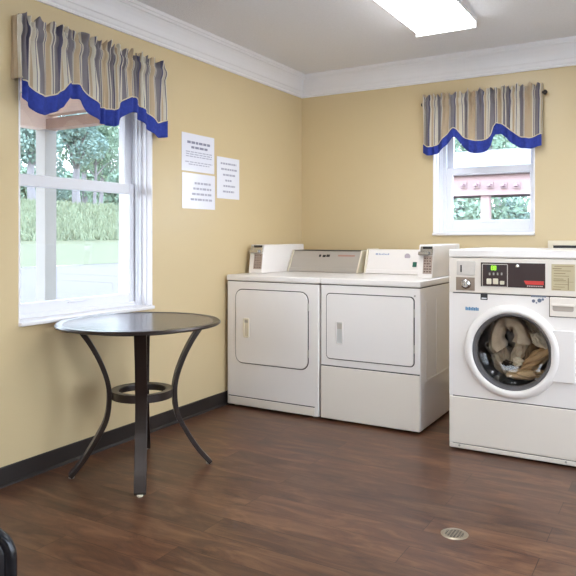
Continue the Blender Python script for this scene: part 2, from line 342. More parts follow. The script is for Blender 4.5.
# ---------------------------------------------------------------- valances
def interp(tab, s, k):
    return sum(interp_(tab, s + d, k) for d in (-.011, -.0055, 0, .0055, .011)) / 5
def interp_(tab, s, k):
    if s <= tab[0][0]: return tab[0][k]
    for p, q in zip(tab, tab[1:]):
        if s <= q[0]:
            t = (s - p[0]) / max(q[0] - p[0], 1e-6); return p[k] + (q[k] - p[k]) * t
    return tab[-1][k]
def valance(label, M, s0, s1, tab, ztop, zrod, dep, ph, upm, peaks):
    """tab: (s, z of the band's upper edge, z of its lower edge); M maps (s, distance from wall, z)"""
    L = s1 - s0; NS = 560; ret = 10
    rnd = random.Random(ph)
    phs = [rnd.uniform(0, 6.28) for _ in range(8)]
    def gather(s):   # uneven gathering of the cloth along the rod
        return s * 84 + 2.2 * math.sin(s * 9 + phs[0]) + 1.3 * math.sin(s * 23 + phs[1])
    zpock = zrod - .042; zph = zrod + .018
    def point(s, d0, z, ruffle=0, low=0.0):
        g = gather(s)
        a1 = .009 + .004 * math.sin(s * 31 + phs[2])
        tight = a1 * math.sin(g * 2.0)
        loose = .010 * math.sin(g + .6 * math.sin(g * .5)) + .006 * math.sin(g * .5 + phs[3])
        if z > zph: t = min(1, (z - zph) / max(ztop - zph, .01)); off = .011 + tight * 1.1 + t * (.013 * math.sin(g * 1.6 + phs[4]) + .008 * math.sin(g * 3.1 + phs[7]))
        elif z > zpock + .001:
            b_ = max(0, 1 - ((z - zrod) / .036) ** 2); off = .010 + .013 * b_ + tight * .8      # the pocket bulges over the rod
        else:
            t = min(1, (zpock - z) / .16); off = (.009 + tight * .9) * (1 - t) + loose * t + .022 * t
            for p in peaks:     # the swags lap over each other at the gathers
                dlt = s - p
                if 0 < dlt < .16: off -= .014 * t * (1 - dlt / .16)
        return M(s, d0 + off, z)
    cols = []
    for k in range(ret): cols.append((s0, dep * k / ret, k / ret))
    for i in range(NS + 1): cols.append((s0 + L * i / NS, dep, 1))
    for k in range(ret): cols.append((s1, dep * (1 - (k + 1) / ret), 1))
    rows_top = [1, .8, .5, .2]; body = 22
    mb = MB(); uv = []
    acc = 0; last = None; nr = 0
    for ci, (s, d0, w) in enumerate(cols):
        if last is not None: acc += abs(s - last[0]) + abs(d0 - last[1])
        last = (s, d0)
        zt = ztop + .009 * math.sin(gather(s) * 1.55 + phs[5]) + .008 * math.sin(s * 70 + phs[6]) + .006 * math.sin(gather(s) * 3.3)
        zb = interp(tab, s, 1)
        zs = [zph + (zt - zph) * r for r in rows_top] + [zph, (zph + zrod) / 2, zrod, zrod - .014, zpock + .014, zpock + .004, zpock] + [zpock + (zb - zpock) * (j / body) for j in range(1, body + 1)]
        nr = len(zs)
        flare = 1 + .012 * 0
        for z in zs:
            mb.v.append(Vector(point(s, d0, z)) if w == 1 else Vector(M(s + .005 * math.sin(d0 * 260 + z * 6), d0 + .012 * w, z)))
            uv.append((acc * upm + .12 * math.sin(gather(s)) * .2, z))
    nc = len(cols)
    mb.f = [(i * nr + j, (i + 1) * nr + j, (i + 1) * nr + j + 1, i * nr + j + 1) for i in range(nc - 1) for j in range(nr - 1)]
    mb.uv = uv
    v = obj('valance', mb, STRIPE, None, smooth=True)
    v.modifiers.new('cloth', 'SOLIDIFY').thickness = .0015
    tag(v, label, 'valance', 'striped window valances')
    bd = MB(); pp = []
    sub = [c for i, c in enumerate(cols) if (c[2] == 1) and c[1] == dep]
    for s, d0, w in sub:
        za, zb = interp(tab, s, 1), interp(tab, s, 2)
        for j in range(6):
            z = za + .004 + (zb - za - .004) * j / 5
            p = Vector(point(s, d0, z)); q = Vector(M(s, d0 + .0035, z)) - Vector(M(s, d0, z)); bd.v.append(p + q)
        pp.append(Vector(point(s, d0 + .005, za + .002)))
    n = len(sub)
    bd.f = [(i * 6 + j, (i + 1) * 6 + j, (i + 1) * 6 + j + 1, i * 6 + j + 1) for i in range(n - 1) for j in range(5)]
    t = obj('trim_band', bd, BLUE, v, smooth=True, label='plain blue band along the scalloped hem')
    t.modifiers.new('cloth', 'SOLIDIFY').thickness = .0015
    obj('piping', MB().tube(pp[::2], .0035, 6), CREAM, v, smooth=True, label='cream piping above the blue band')
    return v
def rod(label, M, s0, s1, z, dep, fs=1.0):
    r = thing('curtain_rod', label, 'curtain rod', M((s0 + s1) / 2, dep, z), 'curtain rods over the windows')
    obj('pole', MB().cyl(M(s0, dep, z), M(s1, dep, z), .008, n=14), BRONZE, r, smooth=True)
    for s in (s0, s1):
        e = 1 if s == s1 else -1
        obj('finial', MB().tube([M(s + e * k * .004, dep, z) for k in range(9)], [q * fs for q in (.006, .011, .015, .017, .018, .017, .015, .011, .004)], 14), BRONZE, r, smooth=True)
        obj('bracket', MB().cyl(M(s - e * .03, 0.0, z), M(s - e * .03, dep, z), .005, n=10).cyl(M(s - e * .03, 0, z), M(s - e * .03, .006, z), .02, n=16), BRONZE, r, smooth=True)
DV = .042
VL = lambda s, d, z: (d, s, z); VB = lambda s, d, z: (s, -d, z)
tl = [(18, 76.5, 91), (28, 83, 105), (36, 94, 114), (43, 97, 115.8), (55, 95, 112), (65, 89.5, 106.5), (66.5, 82.5, 97.5), (80, 84.5, 99.5), (89, 95.5, 113.5), (100, 107.5, 123.5), (112, 110.5, 127.2), (117, 109.5, 126), (121, 102, 118), (129, 97, 112.5), (136, 97.5, 112.5), (138, 104, 117), (149, 113.4, 130), (158, 123.5, 138), (167, 120.5, 137.5)]
tabL = [(onx(p, a, DV + .02).y, onx(p, a, DV + .02).z, onx(p, b, DV + .02).z) for p, a, b in tl]
sL0, sL1 = onx(17.0, 60, DV).y, onx(163.5, 60, DV).y
valance('striped valance with blue scalloped hem over the large window beside the round table', VL, sL0, sL1, tabL, 2.275, 2.205, DV, 3, 5.2, [onx(66, 85, DV).y, onx(137, 100, DV).y])
rod('dark curtain rod inside the valance over the large window by the round table', VL, sL0 + .035, sL1 - .035, 2.205, DV, .5)
tr_ = [(421.5, 143, 152), (428, 147.5, 156), (436, 146, 154.5), (444, 138, 148), (451, 129.5, 140), (454, 127.5, 136), (456, 129, 138), (463, 137.5, 147.5), (470, 140, 152.5), (477, 141, 153.5), (487, 139.3, 151), (492, 135, 145.5), (494.5, 122.5, 134), (502, 124, 134), (510, 130, 142), (520, 137, 148), (530, 138.5, 149), (543, 133, 145)]
tabR = [(ony(p, a, -DV - .02).x, ony(p, a, -DV - .02).z, ony(p, b, -DV - .02).z) for p, a, b in tr_]
sR0, sR1 = ony(423.5, 110, -DV).x, ony(542, 110, -DV).x
valance('striped valance with blue scalloped hem over the small back window', VB, sR0, sR1, tabR, 2.282, 2.218, DV, 11, 5.0, [ony(455, 128, -DV).x, ony(495, 122, -DV).x])
rod('dark curtain rod inside the valance over the small back window', VB, sR0 + .012, sR1 + .004, 2.218, DV)

# ---------------------------------------------------------------- ceiling lights
LAMP_E = 6.5
def ceiling_light(x0, x1, y0, y1, label):
    r = thing('ceiling_light', label, 'ceiling light', ((x0 + x1) / 2, (y0 + y1) / 2, ZC), 'fluorescent ceiling lights')
    obj('housing', MB().box(x0 + .012, x1 - .012, y0 + .004, y1 - .004, ZC - .028, ZC), TRIMW, r, .003)
    # wraparound lens: a shallow tray open at the top
    pr = [(x0, ZC - .022), (x0 + .006, ZC - .046), (x0 + .03, ZC - .062), (x1 - .03, ZC - .062), (x1 - .006, ZC - .046), (x1, ZC - .022)]
    e = mat('lit_diffuser', srgb(245, 246, 250), .4, emit=(.93, .97, 1.0, 1), estr=LAMP_E)
    obj('diffuser', MB().prism([(x, y0 + .012, z) for x, z in pr], (0, y1 - y0 - .024, 0)), e, r, label='glowing white wraparound lens')
    for yy in (y0, y1 - .012): obj('end_cap', MB().box(x0 - .004, x1 + .004, yy, yy + .012, ZC - .066, ZC), TRIMW, r, .002)
    for xx in (x0 - .008, x1): obj('side_rail', MB().box(xx, xx + .008, y0 + .012, y1 - .012, ZC - .03, ZC), TRIMW, r, .002)
ceiling_light(1.315, 1.70, -2.02, -.80, 'lit fluorescent light with a white lens on the ceiling above the machines')
ceiling_light(1.315, 1.70, -5.3, -4.08, 'added fluorescent fill light nearer the viewer, out of the picture')  # unseen fixture, added to raise the room's brightness
ceiling_light(3.4, 3.775, -3.4, -2.18, 'added fluorescent fill light towards the right wall, out of the picture')  # another unseen fixture, added as fill from the right

# ---------------------------------------------------------------- notices
PAPER = mat('white_paper', srgb(226, 226, 234), .55, var=.02); LAMI = mat('laminated_paper', srgb(226, 226, 236), .16, var=.02)
INK = mat('grey_ink', srgb(168, 168, 184), .7); INKD = mat('dark_ink', srgb(132, 132, 152), .7)
def notice(label, q, m, rows, pins):
    (pa, pb, pc) = q      # top left, top right, bottom left, all on the wall
    A, B, Cc = onx(*pa), onx(*pb), onx(*pc)
    y0, y1, zt, zb = A.y, B.y, A.z, Cc.z
    p = obj('notice', MB().box(.0012, .0024, y0, y1, zb, zt), m)
    tag(p, label, 'notice', 'notices on the left wall')
    rn = random.Random(label); H = zt - zb; W = y1 - y0
    for (v, h, u0, u1, dk) in rows:
        tb = MB(); u = u0
        while u < u1 - .01:        # a row of word-length marks
            wl = min(rn.uniform(.05, .13), u1 - u)
            tb.box(.0024, .0027, y0 + u * W, y0 + (u + wl) * W, zt - (v + h) * H, zt - v * H); u += wl + .022
        obj('heading' if dk else 'printed_text', tb, INKD if dk else INK, p)
    if pins:
        for yy, zz in ((y0, zt), (y1, zt), (y0, zb), (y1, zb)):
            obj('tack', MB().lathe([(0, .006), (.004, .005), (.0055, 0)], (0, 0, 0), 'z', 10), BRONZE, p).matrix_local = Matrix.Translation(Vector((.0024, yy, zz)) - p.location) @ Matrix.Rotation(PI / 2, 4, 'Y')
notice('upper left notice of the three, headed in dark capitals, above the laminated sheet', ((181.5, 131.5), (214, 137), (181.5, 170)), LAMI,
       [(.20, .065, .16, .88, True), (.33, .06, .28, .78, True)] + [(.47 + k * .06, .028, .12, .92, False) for k in range(3)] + [(.74 + k * .06, .028, .1 + .1 * (k == 1), .94 - .1 * (k == 1), False) for k in range(2)], True)
notice('lower left laminated notice of the three, shiny with four lines of text', ((182, 172), (214.7, 178), (182, 208)), LAMI,
       [(.24 + .155 * k, .06, .36 - .04 * k, .86 + .02 * k, False) for k in range(4)], True)
notice('plain paper notice on the right of the pinned pair, six short lines', ((216.7, 156), (239, 160), (216.7, 198)), PAPER,
       [(.13 + .135 * k, .045, u, w, False) for k, (u, w) in enumerate(((.16, .86), (.18, .88), (.26, .82), (.36, .64), (.28, .8), (.26, .76)))], False)

# ---------------------------------------------------------------- coin dryers
def dryer(label, x0, x1, yf, yb, door, seam_z, ptype, coin_left):
    r = thing('clothes_dryer', label, 'dryer', ((x0 + x1) / 2, (yf + yb) / 2, 0), 'coin dryers against the back wall')
    zt = .930
    cab = obj('cabinet', MB().box(x0, x1, yf, yb, .016, .885), WHITE, r, .006)
    obj('top_panel', MB().box(x0 - .004, x1 + .004, yf - .006, yb, .889, zt), WHITE, r, .010, seg=4)
    obj('top_seam', MB().box(x0 + .003, x1 - .003, yf + .003, yb - .003, .884, .890), SEAM, r)
    for a in (x0 + .05, x1 - .05):
        for b in (yf + .05, yb - .06):
            obj('foot', MB().lathe([(0, 0), (.018, 0), (.02, .006), (.01, .008), (.01, .018), (0, .018)], (a, b, 0), 'z', 14), DARK if ptype else OFFW, r, smooth=True)
    dx0, dx1, dz0, dz1, rad = door
    obj('door_gap', MB().rrect(dx0 - .006, dx1 + .006, dz0 - .006, dz1 + .006, rad + .005, yf - .0015, yf + .002), SEAM, r)
    d = obj('door', MB().rrect(dx0, dx1, dz0, dz1, rad, yf - .009, yf), WHITE, r, .004, seg=3)
    for hz in (dz0 + .08, dz1 - .12):
        obj('hinge', MB().box(dx1 + .001, dx1 + .007, yf - .009, yf, hz, hz + .05), GREYP, d)
    # the recessed pull: surround, well and lip
    hx0, hx1, hz0, hz1 = (ony(244.3, 325, yf).x, ony(250, 325, yf).x, .497, .632) if coin_left else (ony(336.5, 328, yf).x, ony(344, 328, yf).x, .505, .655)
    h = obj('handle', MB().rring(hx0, hx1, hz0, hz1, .008, .0085, yf - .016, yf - .008), OFFW if coin_left else WHITE, d, .002, label='off-white recessed door pull')
    obj('handle_well', MB().box(hx0 + .006, hx1 - .006, yf - .0110, yf - .0085, hz0 + .006, hz1 - .006), mat('pale_grey_well', srgb(190, 190, 186), .4) if not coin_left else OFFW, d)
    obj('finger_slot', MB().box(hx0 + .010, hx1 - .010, yf - .0125, yf - .0085, hz1 - (.032 if coin_left else .05), hz1 - .014), GREYP, d)
    if ptype:      # full-height lower service panel
        obj('service_panel', MB().box(x0 + .003, x1 - .003, yf - .010, yf, .017, seam_z - .004), WHITE2, r, .006, seg=3)
        obj('panel_gap', MB().box(x0 + .004, x1 - .004, yf - .004, yf + .002, seam_z - .005, seam_z + .003), SEAM, r)
        obj('lock_screw', MB().cyl((x1 - .035, yf - .003, .838), (x1 - .035, yf + .002, .838), .006, n=12), GREYP, r)
        # pressed relief on the exposed side
        obj('side_rib', MB().box(x1, x1 + .003, yf + .10, yb - .06, .30, .315).box(x1, x1 + .003, yf + .10, yf + .115, .315, .80).box(x1, x1 + .003, yf + .3, yf + .312, .315, .80), WHITE, r, .0014)
    else:
        obj('toe_panel', MB().box(x0 + .012, x1 - .03, yf - .006, yf, .018, seam_z), WHITE2, r, .004)
        obj('toe_gap', MB().box(x0 + .012, x1 - .03, yf - .002, yf + .002, seam_z, seam_z + .006), SEAM, r)
    # coin meter
    cw = .118 if coin_left else .098
    cx0 = x0 + .012 if coin_left else x1 - cw - .012
    cx1 = cx0 + cw; ca, cb, cz = yf + (.25 if coin_left else .26), yb - .0, 1.148 if not coin_left else 1.14
    ln = .035
    box = [(cx0, ca, zt), (cx1, ca, zt), (cx1, cb, zt), (cx0, cb, zt), (cx0, ca + ln, cz), (cx1, ca + ln, cz), (cx1, cb, cz), (cx0, cb, cz)]
    mc = obj('coin_meter', MB().hexa(box), WHITE, r, .006)
    fy = lambda z, o=0: ca + ln * (z - zt) / (cz - zt) - o
    def plate(u0, u1, z0, z1, o, th=.003):
        xa, xb = cx0 + cw * u0, cx0 + cw * u1
        return [(xa, fy(z0, o + th), z0), (xb, fy(z0, o + th), z0), (xb, fy(z0, o), z0), (xa, fy(z0, o), z0), (xa, fy(z1, o + th), z1), (xb, fy(z1, o + th), z1), (xb, fy(z1, o), z1), (xa, fy(z1, o), z1)]
    cs = obj('coin_slide', MB().hexa(plate(.12, .97, zt + .150, cz - .012, 0, .010)), CHROME, mc, .003, label='chrome coin slide')
    obj('slide_tongue', MB().hexa(plate(.05, .75, zt + .150, zt + .172, .010, .022)), CHROME, cs, .003)
    obj('coin_slot', MB().hexa(plate(.30, .92, zt + .19, zt + .206, .009, .002)), DARK, cs)
    dc = obj('instruction_plate', MB().hexa(plate(.34, .95, zt + .03, zt + .145, 0, .002)), mat('brown_grey_decal', srgb(168, 150, 138), .5, var=.1, vscale=90), mc)
    tm = MB(); rn = random.Random(5)
    for k in range(6):
        z = zt + .04 + k * .017
        for u in (.40, .58, .76): tm.hexa(plate(u, u + rn.uniform(.06, .14), z, z + .008, .002, .0006))
    obj('printed_text', tm, mat('dark_brown_ink', srgb(96, 70, 60), .7), dc)
    # control console beside it
    a, b = (cx1 + .020, x1 - .008) if coin_left else (x0 + .045, cx0 - .012)
    by, ty, bk, ch = yf + .62, yf + .68, yb - .01, 1.104
    if coin_left: by, ty, ch = yf + .61, yf + .70, 1.090
    con = obj('console', MB().hexa([(a, by, zt), (b, by, zt), (b, bk, zt), (a, bk, zt), (a, ty, ch), (b, ty, ch), (b, bk, ch), (a, bk, ch)]), WHITE if ptype else GREYP, r, .004)
    cy = lambda z: by + (ty - by) * (z - zt) / (ch - zt)
    def face(m, xa, xb, z0, z1, o=.001, th=.0012):
        return m.hexa([(xa, cy(z0) - o - th, z0), (xb, cy(z0) - o - th, z0), (xb, cy(z0) - o, z0), (xa, cy(z0) - o, z0), (xa, cy(z1) - o - th, z1), (xb, cy(z1) - o - th, z1), (xb, cy(z1) - o, z1), (xa, cy(z1) - o, z1)])
    for e0, e1 in ((a - .012, a), (b, b + .012)):
        pr = [(e0, by - .012, zt), (e0, ty - .012, ch + .006), (e0, bk, ch + .006), (e0, bk, zt)]
        obj('end_cap', MB().prism(pr, (e1 - e0, 0, 0)), OFFW, con, .003, label='cream end cap')
    obj('console_strip', face(MB(), a, b, zt + .003, zt + .03, -.001, .010), WHITE if ptype else GREYP, con, .003)
    if ptype:
        tx = face(MB(), a + .06, a + .078, 1.066, 1.078)
        for k in range(7): face(tx, a + .084 + k * .012, a + .092 + k * .012, 1.066, 1.075 if k % 3 else 1.078)
        obj('nameplate', tx, mat('pale_blue_ink', srgb(150, 160, 188), .5), con, label='small pale blue lettering')
        fx = a + (b - a) * .60
        obj('dial_sticker', MB().cyl((fx, cy(1.058) - .004, 1.058), (fx, cy(1.058) + .002, 1.058), .021, n=24), mat('grey_mauve_sticker', srgb(172, 160, 168), .5), con)
        fx = a + (b - a) * .715
        bt = obj('start_button', face(MB(), fx - .013, fx + .017, .985, 1.020, 0, .006), mat('dark_green_button', srgb(36, 92, 76), .4), con, .003, label='dark green start button')
    else:
        obj('top_edge', MB().box(a, b, ty - .004, bk, ch + .001, ch + .005), DARK, con, label='dark top edge of the console')
        tx = MB()
        for u0, u1, z0, z1 in ((.40, .43, 1.045, 1.062), (.455, .50, 1.043, 1.060), (.51, .56, 1.045, 1.063)): face(tx, a + (b - a) * u0, a + (b - a) * u1, z0, z1)
        obj('button', tx, DARK, con, label='dark buttons')
        face_l = face(MB(), a + (b - a) * .68, a + (b - a) * .92, 1.05, 1.062)
        obj('nameplate', face_l, mat('dull_red_ink', srgb(170, 128, 116), .5), con)
    return r
yf1, yf2 = -1.138, -1.130
d1 = (ony(236.3, 330, yf1).x, ony(308.0, 330, yf1).x, .318, .828, .055)
d2 = (ony(327, 330, yf2).x, ony(413.8, 330, yf2).x, .410, .828, .024)
dryer('left white coin dryer beside the left wall, with a rounded door and grey console', .030, .764, yf1, -.25, d1, .074, 0, True)
dryer('right white coin dryer in the middle, with plain lower panel and white console', .776, 1.453, yf2, -.25, d2, .361, 1, False)

# ---------------------------------------------------------------- front-load washer
WX0, WX1, WY, WYB, WZ = 1.679, 2.366, -1.292, -.56, 1.128
ctr = ony(511.0, 352.2, WY - .02); CX, CZ = ctr.x, ctr.z
w = thing('washing_machine', 'white front-loading coin washer with round glass door at the right edge', 'washer', ((WX0 + WX1) / 2, (WY + WYB) / 2, 0))
sz = .305
HR = .226
# cabinet: sides, back, top, plus a front skin with a round opening
cb = MB(); T = .02
cb.box(WX0, WX0 + T, WY + .002, WYB, .012, WZ - .03).box(WX1 - T, WX1, WY + .002, WYB, .012, WZ - .03).box(WX0, WX1, WYB - T, WYB, .012, WZ - .03)
obj('cabinet', cb, WHITE, w, .003)
NF = 64; fv = []; ff = []
fx0, fx1, fz0, fz1 = WX0, WX1, sz + .003, ony(460, 292.7, WY).z - .003
for dy in (0, .02):
    for i in range(NF):
        an = 2 * PI * i / NF + PI / 4
        c_, s_ = math.cos(an), math.sin(an)
        k = 1e9
        if c_ > 1e-6: k = min(k, (fx1 - CX) / c_)
        if c_ < -1e-6: k = min(k, (fx0 - CX) / c_)
        if s_ > 1e-6: k = min(k, (fz1 - CZ) / s_)
        if s_ < -1e-6: k = min(k, (fz0 - CZ) / s_)
        fv.append((CX + HR * c_, WY + dy, CZ + HR * s_)); fv.append((CX + k * c_, WY + dy, CZ + k * s_))
# snap the nearest outer vertices to the real corners
for dy_i in (0, 1):
    for X, Zz in ((fx0, fz0), (fx1, fz0), (fx0, fz1), (fx1, fz1)):
        bi = min(range(NF), key=lambda i: (fv[dy_i * 2 * NF + 2 * i + 1][0] - X) ** 2 + (fv[dy_i * 2 * NF + 2 * i + 1][2] - Zz) ** 2)
        fv[dy_i * 2 * NF + 2 * bi + 1] = (X, WY + .02 * dy_i, Zz)
for i in range(NF):
    j = (i + 1) % NF; o = 2 * NF
    ff += [(2 * i, 2 * j, 2 * j + 1, 2 * i + 1), (o + 2 * i, o + 2 * i + 1, o + 2 * j + 1, o + 2 * j), (2 * i, o + 2 * i, o + 2 * j, 2 * j), (2 * i + 1, 2 * j + 1, o + 2 * j + 1, o + 2 * i + 1)]
obj('front_panel', MB().add(fv, ff), WHITE, w)
pz = ony(460, 292.7, WY).z
obj('top_panel', MB().box(WX0 - .002, WX1 + .002, WY - .004, WYB, WZ - .045, WZ), WHITE, w, .008, seg=3)
# base
obj('base_panel', MB().box(WX0, WX1, WY - .004, WY + .03, .040, sz - .003), WHITE2, w, .006, seg=3)
bt_ = obj('base_strip', MB().box(WX0 + .002, WX1 - .002, WY - .001, WY + .03, .012, .037), WHITE2, w, .004)
for px in (459.5, 566): obj('screw', MB().cyl((ony(px, 445, WY).x, WY - .003, .028), (ony(px, 445, WY).x, WY, .028), .006, n=10), GREYP, bt_)
for zz in (sz, .0385, pz): obj('seam', MB().box(WX0 + .004, WX1 - .004, WY + .003, WY + .02, zz - .006, zz + .006), SEAM, w)
for a in (WX0 + .06, WX1 - .06):
    for b in (WY + .07, WYB - .07): obj('foot', MB().lathe([(0, 0), (.02, 0), (.022, .008), (.012, .012), (.012, .016), (0, .016)], (a, b, 0), 'z', 14), DARK, w, smooth=True)
# control fascia with openings drawn as insets
fa = obj('control_fascia', MB().box(WX0, WX1, WY - .004, WY + .03, pz + .003, WZ - .048), WHITE2, w, .004)
def P(px, py): q = ony(px, py, WY - .004); return q.x, q.z
def inset(name, p0, p1, m, parent, y0=-.0055, y1=-.003, bev=.0, r=None, label=None):
    xa, za = P(*p0); xb, zb = P(*p1)
    xa, xb = min(xa, xb), max(xa, xb); za, zb = min(za, zb), max(za, zb)
    mb = MB().rrect(xa, xb, za, zb, r, WY + y0, WY + y1) if r else MB().box(xa, xb, WY + y0, WY + y1, za, zb)
    return obj(name, mb, m, parent, bev, label=label)
gx = obj('coin_acceptor', MB().box(P(456.8, 0)[0], P(475.2, 0)[0], WY - .008, WY, P(466, 275.2)[1], P(466, 261)[1]), mat('brushed_grey_plate', srgb(206, 198, 190), .4, metal=.25, var=.08, vscale=60), fa, .003)
obj('coin_slot', MB().box(P(460.6, 0)[0], P(462, 0)[0], WY - .0095, WY - .007, P(461, 272)[1], P(461, 265)[1]), DARK, gx)
kx, kz = P(466.2, 283.8)
kb = obj('coin_return', MB().box(P(456, 0)[0], P(474.8, 0)[0], WY - .006, WY, P(466, 290.5)[1], P(466, 277.2)[1]), mat('dull_bronze_plate', srgb(142, 126, 112), .35, metal=.6, var=.1, vscale=60), fa, .002)
obj('key_lock', MB().lathe([(.0, -.030), (.012, -.030), (.014, -.026), (.019, -.018), (.026, -.014), (.028, -.006), (.028, 0)], (kx, WY - .006, kz), 'y', 28), CHROME, kb, smooth=True, label='round chrome coin-box lock')
obj('keyhole', MB().box(kx - .0015, kx + .0015, WY - .0372, WY - .0358, kz - .006, kz + .006), DARK, kb)
dp = inset('display_panel', (481, 262.3), (545.3, 288.6), mat('dark_brown_display_panel', srgb(60, 44, 42), .45, spec=.3, var=.05), fa, -.008, -.003, .001)
obj('panel_frame', MB().rring(P(482.2, 0)[0], P(508, 0)[0], P(490, 286.8)[1], P(490, 263.8)[1], .006, .004, WY - .010, WY - .007), mat('pale_grey_frame', srgb(186, 178, 170), .4), dp)
lc = inset('readout', (487.2, 265), (499.3, 270.8), DARK, dp, -.0095, -.0078)
GREEN = mat('green_readout', srgb(60, 120, 20), .4, emit=srgb(150, 220, 40), estr=1.3)
sg = MB(); gx0, gz0 = P(491.4, 270); gx1, gz1 = P(496.4, 265.8)
dw = (gx1 - gx0); dh = (gz1 - gz0)
for ox in (0, dw * .55):
    wd = dw * .45; t_ = .0022
    for a, b, c, d in ((0, wd, 0, t_), (0, wd, dh / 2 - t_ / 2, dh / 2 + t_ / 2), (0, wd, dh - t_, dh), (0, t_, 0, dh), (wd - t_, wd, 0, dh)):
        sg.box(gx0 + ox + a, gx0 + ox + b, WY - .0102, WY - .0094, gz0 + c, gz0 + d)
obj('digit', sg, GREEN, lc, label='lit green digits')
for px in (489, 493, 497, 501):
    inset('indicator', (px, 272.6), (px + 1.6, 275.2), mat('grey_ink_light', srgb(150, 145, 140), .5), dp, -.009, -.0075)
for p0, p1 in (((486.8, 278.4), (491.6, 284.2)), ((493.2, 278.4), (498.4, 284.2)), ((500.2, 280.8), (504.6, 284.6))):
    inset('button', p0, p1, OFFW, dp, -.0115, -.0075, .001, .004, label='cream push button')
lx, lz = P(517.6, 266.2)
obj('lock', MB().lathe([(0, -.006), (.009, -.005), (.012, 0)], (lx, WY - .008, lz), 'y', 20), CHROME, dp, smooth=True)
rx0, rz = P(526, 284.4); rx1, rzt = P(543.8, 281.3)
obj('red_badge', MB().prism([(rx0 - .010, WY - .0092, rzt), (rx1, WY - .0092, rzt), (rx1, WY - .0092, rz), (rx0, WY - .0092, rz)], (0, .0014, 0)), mat('red_badge_paint', srgb(206, 48, 40), .4), dp, label='red slanted maker badge')
tm = MB()
for k in range(9):
    xx = rx0 + .006 + k * (rx1 - rx0 - .008) / 9; tm.box(xx, xx + .006, WY - .0092, WY - .0078, rz - .011, rz - .005)
obj('printed_text', tm, mat('pale_text', srgb(206, 180, 172), .5), dp)
ib = inset('instruction_label', (551.5, 264), (575.0, 291.2), mat('beige_label', srgb(196, 182, 148), .6, var=.04), fa, -.0062, -.003)
tm = MB(); rn = random.Random(2)
for v in (266, 268.2, 270.4, 273, 275.6, 278.5, 280, 281.5, 284, 286.5, 288.8):
    a = 552.5 + rn.uniform(0, 2)
    (xa, za), (xb, zb) = P(a, v), P(a + rn.uniform(8, 20), v + (.9 if v != 275.6 else .9))
    tm.box(xa, min(xb, P(573.5, 0)[0]), WY - .0068, WY - .006, zb, za)
tm.box(P(568, 0)[0], P(568.7, 0)[0], WY - .0068, WY - .006, P(568, 290)[1], P(568, 278)[1])
obj('printed_text', tm, mat('olive_brown_ink', srgb(140, 122, 88), .7), ib)
# marks on the front skin
def mark(name, p0, p1, m, parent, y=-.0012):
    a = ony(*p0, WY); b = ony(*p1, WY)
    return obj(name, MB().box(min(a.x, b.x), max(a.x, b.x), WY + y, WY + .0005, min(a.z, b.z), max(a.z, b.z)), m, parent)
es = mark('energy_sticker', (480.6, 293.6), (487.6, 300), DARK, w)
mark('printed_text', (481.6, 297.6), (486.6, 299), mat('white_print', srgb(220, 220, 220), .5), es, -.0018)
tm = MB()
a, b = ony(465.5, 310.6, WY), ony(479, 307.4, WY)
for k in range(8):
    xx = a.x + (b.x - a.x) * k / 8; tm.box(xx, xx + (b.x - a.x) / 8 * .8, WY - .001, WY + .0005, a.z + .003, b.z - .003 * (k % 2))
obj('nameplate', tm, mat('blue_lettering', srgb(70, 130, 170), .5), w, label='small blue lettering')
tm = MB(); a, b = ony(531, 297, WY), ony(546.4, 295.4, WY)
for k in range(7):
    xx = a.x + (b.x - a.x) * k / 7; tm.box(xx, xx + (b.x - a.x) / 7 * .82, WY - .001, WY + .0005, a.z, b.z)
for (p, q, e) in ((533.5, 301, 1.6), (539.5, 300.5, 2.0), (542.8, 299.5, 1.2), (536.5, 302.8, .8)):
    u = ony(p, q, WY); rr = e * .0055
    tm.cyl((u.x, WY - .001, u.z), (u.x, WY + .0005, u.z), rr, n=10)
obj('warning_print', tm, mat('blue_grey_ink', srgb(110, 118, 136), .6), w)
# detergent drawer
q0, q1 = ony(550, 316, WY), ony(579, 298.2, WY)
dd = obj('detergent_drawer', MB().box(q0.x, WX1 - .012, WY - .012, WY + .002, q0.z, q1.z), WHITE2, w, .004)
obj('drawer_gap', MB().box(q0.x - .004, WX1 - .008, WY - .0015, WY + .001, q0.z - .004, q1.z + .004), SEAM, w)
h0, h1 = ony(553, 310.8, WY), ony(574, 305.9, WY)
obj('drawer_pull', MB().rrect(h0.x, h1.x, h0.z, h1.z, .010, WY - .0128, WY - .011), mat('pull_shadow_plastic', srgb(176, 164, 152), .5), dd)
obj('pull_lip', MB().rrect(h0.x - .004, h1.x + .004, h1.z - .004, h1.z + .006, .004, WY - .020, WY - .011), WHITE2, dd, .002)
# round door: dished white bezel, dark inner ring, glass bowl, side tab
dpart = obj('door', MB().lathe([(.252, 0), (.254, -.008), (.249, -.020), (.238, -.029), (.224, -.032), (.214, -.030), (.208, -.024), (.206, -.010), (.206, .0)], (CX, WY, CZ), 'y', 96, True), WHITE, w, smooth=True)
tx0 = ony(551, 355, WY - .02).x; tx1 = ony(575.2, 355, WY - .022).x
tz0, tz1 = ony(563, 383, WY - .022).z, ony(563, 331, WY - .022).z
obj('door_tab', MB().rrect(tx0, tx1, tz0, tz1, .006, WY - .024, WY - .001), WHITE, dpart, .004)
obj('inner_ring', MB().lathe([(.207, -.022), (.201, -.024), (.197, -.016), (.188, -.004), (.186, .02), (.207, .02)], (CX, WY, CZ), 'y', 96, True), GASK, dpart, smooth=True, label='dark grey ring around the glass')
DG = glass_mat('door_glass', (.93, .92, .9, 1), 1.4, .02)
obj('glass', MB().lathe([(.190, -.012), (.185, .012), (.17, .03), (.14, .045), (.1, .054), (.05, .058), (.002, .059)], (CX, WY, CZ), 'y', 64), DG, dpart, smooth=True)
